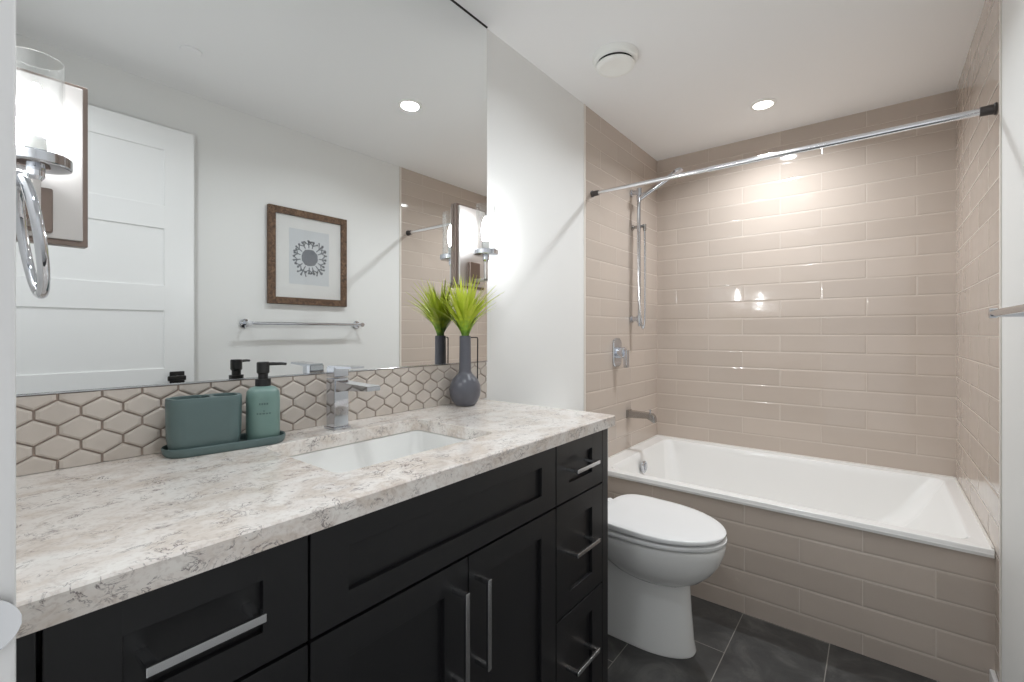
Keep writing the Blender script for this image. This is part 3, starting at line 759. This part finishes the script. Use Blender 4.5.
hp = smoothcurve([wa - wd_ * 0.03, wa - wd_ * 0.036 + Vector((0, -0.004, -0.035)), (bx + 0.002, by - 0.024, 1.88), (bx + 0.004, by - 0.022, 1.60), (bx + 0.012, by - 0.016, 1.36), (bx + 0.022, by - 0.004, 1.262),
                  (bx + 0.032, by + 0.008, 1.30), (bx + 0.032, by + 0.012, 1.50), (bx + 0.030, by + 0.018, 1.72), (bx + 0.026, by + 0.022, 1.875)], 8)
obj('hose', tube(NB(), hp, 0.0062, 10), 'chrome_soft', hs)
bm = NB(); lathe(bm, [(0.018, 0.0006), (0.018, 0.006), (0.010, 0.009), (0.010, 0.07)], (0, by + 0.022, 1.895), 22, 'X'); lathe(bm, [(0.0095, 1.865), (0.0105, 1.87), (0.0105, 1.905)], (bx + 0.026, by + 0.022, 0), 20)
obj('hose_outlet', bm, 'spout', hs)

vv_ = thing('shower_valve', (0, 2.515, 1.115), 'chrome shower valve with a lever on the tiled wall above the tub spout', 'shower valve')
vp = lambda x, g_: [Vector((x, p.x, p.y)) for p in rrect(2.513, 1.1125, 0.053 - g_, 0.083 - g_, 0.030, 0, 8)]
obj('cover_plate', rings(NB(), [vp(0.0005, 0), vp(0.007, 0), vp(0.011, 0.004)]), 'chrome', vv_)
bm = NB(); lathe(bm, [(0.034, 0.009), (0.034, 0.050), (0.030, 0.056), (0, 0.056)], (0, 2.515, 1.112), 30, 'X', (True, False))
b = NB(); box(b, 0.052, 0.074, 2.496, 2.534, 1.025, 1.130, 0.004); merge(bm, b)
obj('lever', bm, 'chrome', vv_)
ts = thing('tub_spout', (0, 2.677, 0.73), 'chrome tub spout on the tiled wall over the end of the tub', 'tub spout')
bm = NB(); sect = lambda x, z0, z1, hw: [Vector((x, 2.677 + sy * hw, zz)) for sy, zz in ((-1, z0), (1, z0), (1, z1), (-1, z1))]
rings(bm, [sect(0.0008, 0.700, 0.752, 0.026), sect(0.012, 0.700, 0.752, 0.026), sect(0.013, 0.705, 0.748, 0.023), sect(0.13, 0.712, 0.744, 0.022), sect(0.155, 0.700, 0.741, 0.021), sect(0.172, 0.688, 0.728, 0.019), sect(0.176, 0.690, 0.715, 0.017)])
obj('spout_body', bm, 'spout', ts, ang=20)
bm = NB(); cyl(bm, (0.142, 2.677, 0.740), (0.142, 2.677, 0.760), 0.004); cyl(bm, (0.142, 2.677, 0.758), (0.142, 2.677, 0.766), 0.007)
obj('diverter_knob', bm, 'chrome', ts)

# ------------------------------------------------------------------ toilet
TY = 1.80
to = thing('toilet', (0.35, TY, 0), 'white skirted toilet between the vanity and the tub', 'toilet')
def egg(xb_, xf_, hw, z, n=44, nb=3.2, split=0.55, cy=None):
    xc = xb_ + (xf_ - xb_) * (1 - split); pts = []
    for k in range(n):
        a = 2 * math.pi * k / n; ca, sa = math.cos(a), math.sin(a)
        ex_ = 2.0 if ca >= 0 else nb
        L = (xf_ - xc) if ca >= 0 else (xc - xb_)
        x = xc + L * math.copysign(abs(ca) ** (2 / ex_), ca); y = hw * math.copysign(abs(sa) ** (2 / (2.0 if ca >= 0 else 2 + (nb - 2) * 0.6)), sa)
        zz = z if not callable(z) else z(x)
        pts.append(Vector((x, TY + y, zz)))
    return pts
bm = NB(); rings(bm, [egg(0.02, 0.668, 0.098, 0.0005, nb=6, split=0.3), egg(0.02, 0.672, 0.100, 0.012, nb=6, split=0.3), egg(0.02, 0.664, 0.095, 0.05, nb=6, split=0.3),
                      egg(0.02, 0.655, 0.092, 0.16, nb=6, split=0.3), egg(0.02, 0.648, 0.094, 0.27, nb=6, split=0.3), egg(0.02, 0.640, 0.098, 0.36, nb=6, split=0.3), egg(0.02, 0.62, 0.10, 0.42, nb=6, split=0.3)])
obj('pedestal', bm, 'ceramic', to, ang=50)
bm = NB(); rings(bm, [egg(0.44, 0.610, 0.070, 0.258), egg(0.40, 0.655, 0.100, 0.270), egg(0.36, 0.695, 0.128, 0.292), egg(0.31, 0.732, 0.155, 0.328), egg(0.26, 0.758, 0.174, 0.368), egg(0.20, 0.773, 0.186, 0.410), egg(0.18, 0.777, 0.188, 0.434), egg(0.18, 0.772, 0.184, 0.440), egg(0.19, 0.755, 0.170, 0.442)])
obj('bowl', bm, 'ceramic', to, ang=55)
sl = lambda z0: (lambda x: z0 + 0.010 * max(0.0, (0.78 - x) / 0.45))
bm = NB(); rings(bm, [egg(0.265, 0.750, 0.165, 0.4425), egg(0.265, 0.750, 0.165, 0.4460), egg(0.245, 0.776, 0.190, 0.4475), egg(0.24, 0.780, 0.193, 0.451), egg(0.24, 0.780, 0.193, 0.461), egg(0.245, 0.775, 0.189, 0.4645), egg(0.255, 0.762, 0.176, 0.466)])
obj('seat', bm, 'seat', to, ang=50)
bm = NB(); rings(bm, [egg(0.325, 0.750, 0.165, 0.4665, nb=4.5), egg(0.325, 0.750, 0.165, 0.4705, nb=4.5), egg(0.303, 0.774, 0.190, 0.472, nb=4.5), egg(0.30, 0.777, 0.193, 0.475, nb=4.5), egg(0.30, 0.777, 0.193, sl(0.483), nb=4.5), egg(0.303, 0.772, 0.189, sl(0.487), nb=4.5), egg(0.34, 0.735, 0.158, sl(0.4905), nb=4.5), egg(0.42, 0.62, 0.07, sl(0.4915), nb=4.5)])
obj('lid', bm, 'seat', to, ang=50)
for s in (-1, 1):
    bm = box(NB(), 0.25, 0.31, TY + s * 0.075 - 0.018, TY + s * 0.075 + 0.018, 0.464, 0.482, 0.004); cyl(bm, (0.268, TY + s * 0.10, 0.468), (0.268, TY + s * 0.05, 0.468), 0.014)
    obj('hinge', bm, 'seat', to)
def tk(hx, hy, z, r=0.03): return rrect(0.122, TY, hx, hy, r, z, 6)
bm = NB(); rings(bm, [tk(0.095, 0.150, 0.40), tk(0.100, 0.165, 0.46), tk(0.104, 0.180, 0.52), tk(0.104, 0.182, 0.80)])
obj('tank', bm, 'ceramic', to, ang=45)
bm = NB(); rings(bm, [tk(0.108, 0.188, 0.8005), tk(0.110, 0.190, 0.805), tk(0.110, 0.190, 0.828), tk(0.105, 0.185, 0.834)])
obj('tank_lid', bm, 'ceramic', to, ang=45)
bm = NB(); lathe(bm, [(0.024, 0.8335), (0.024, 0.839), (0.020, 0.841), (0, 0.841)], (0.122, TY, 0), 26, 'Z', (True, False))
obj('flush_button', bm, 'chrome', to)
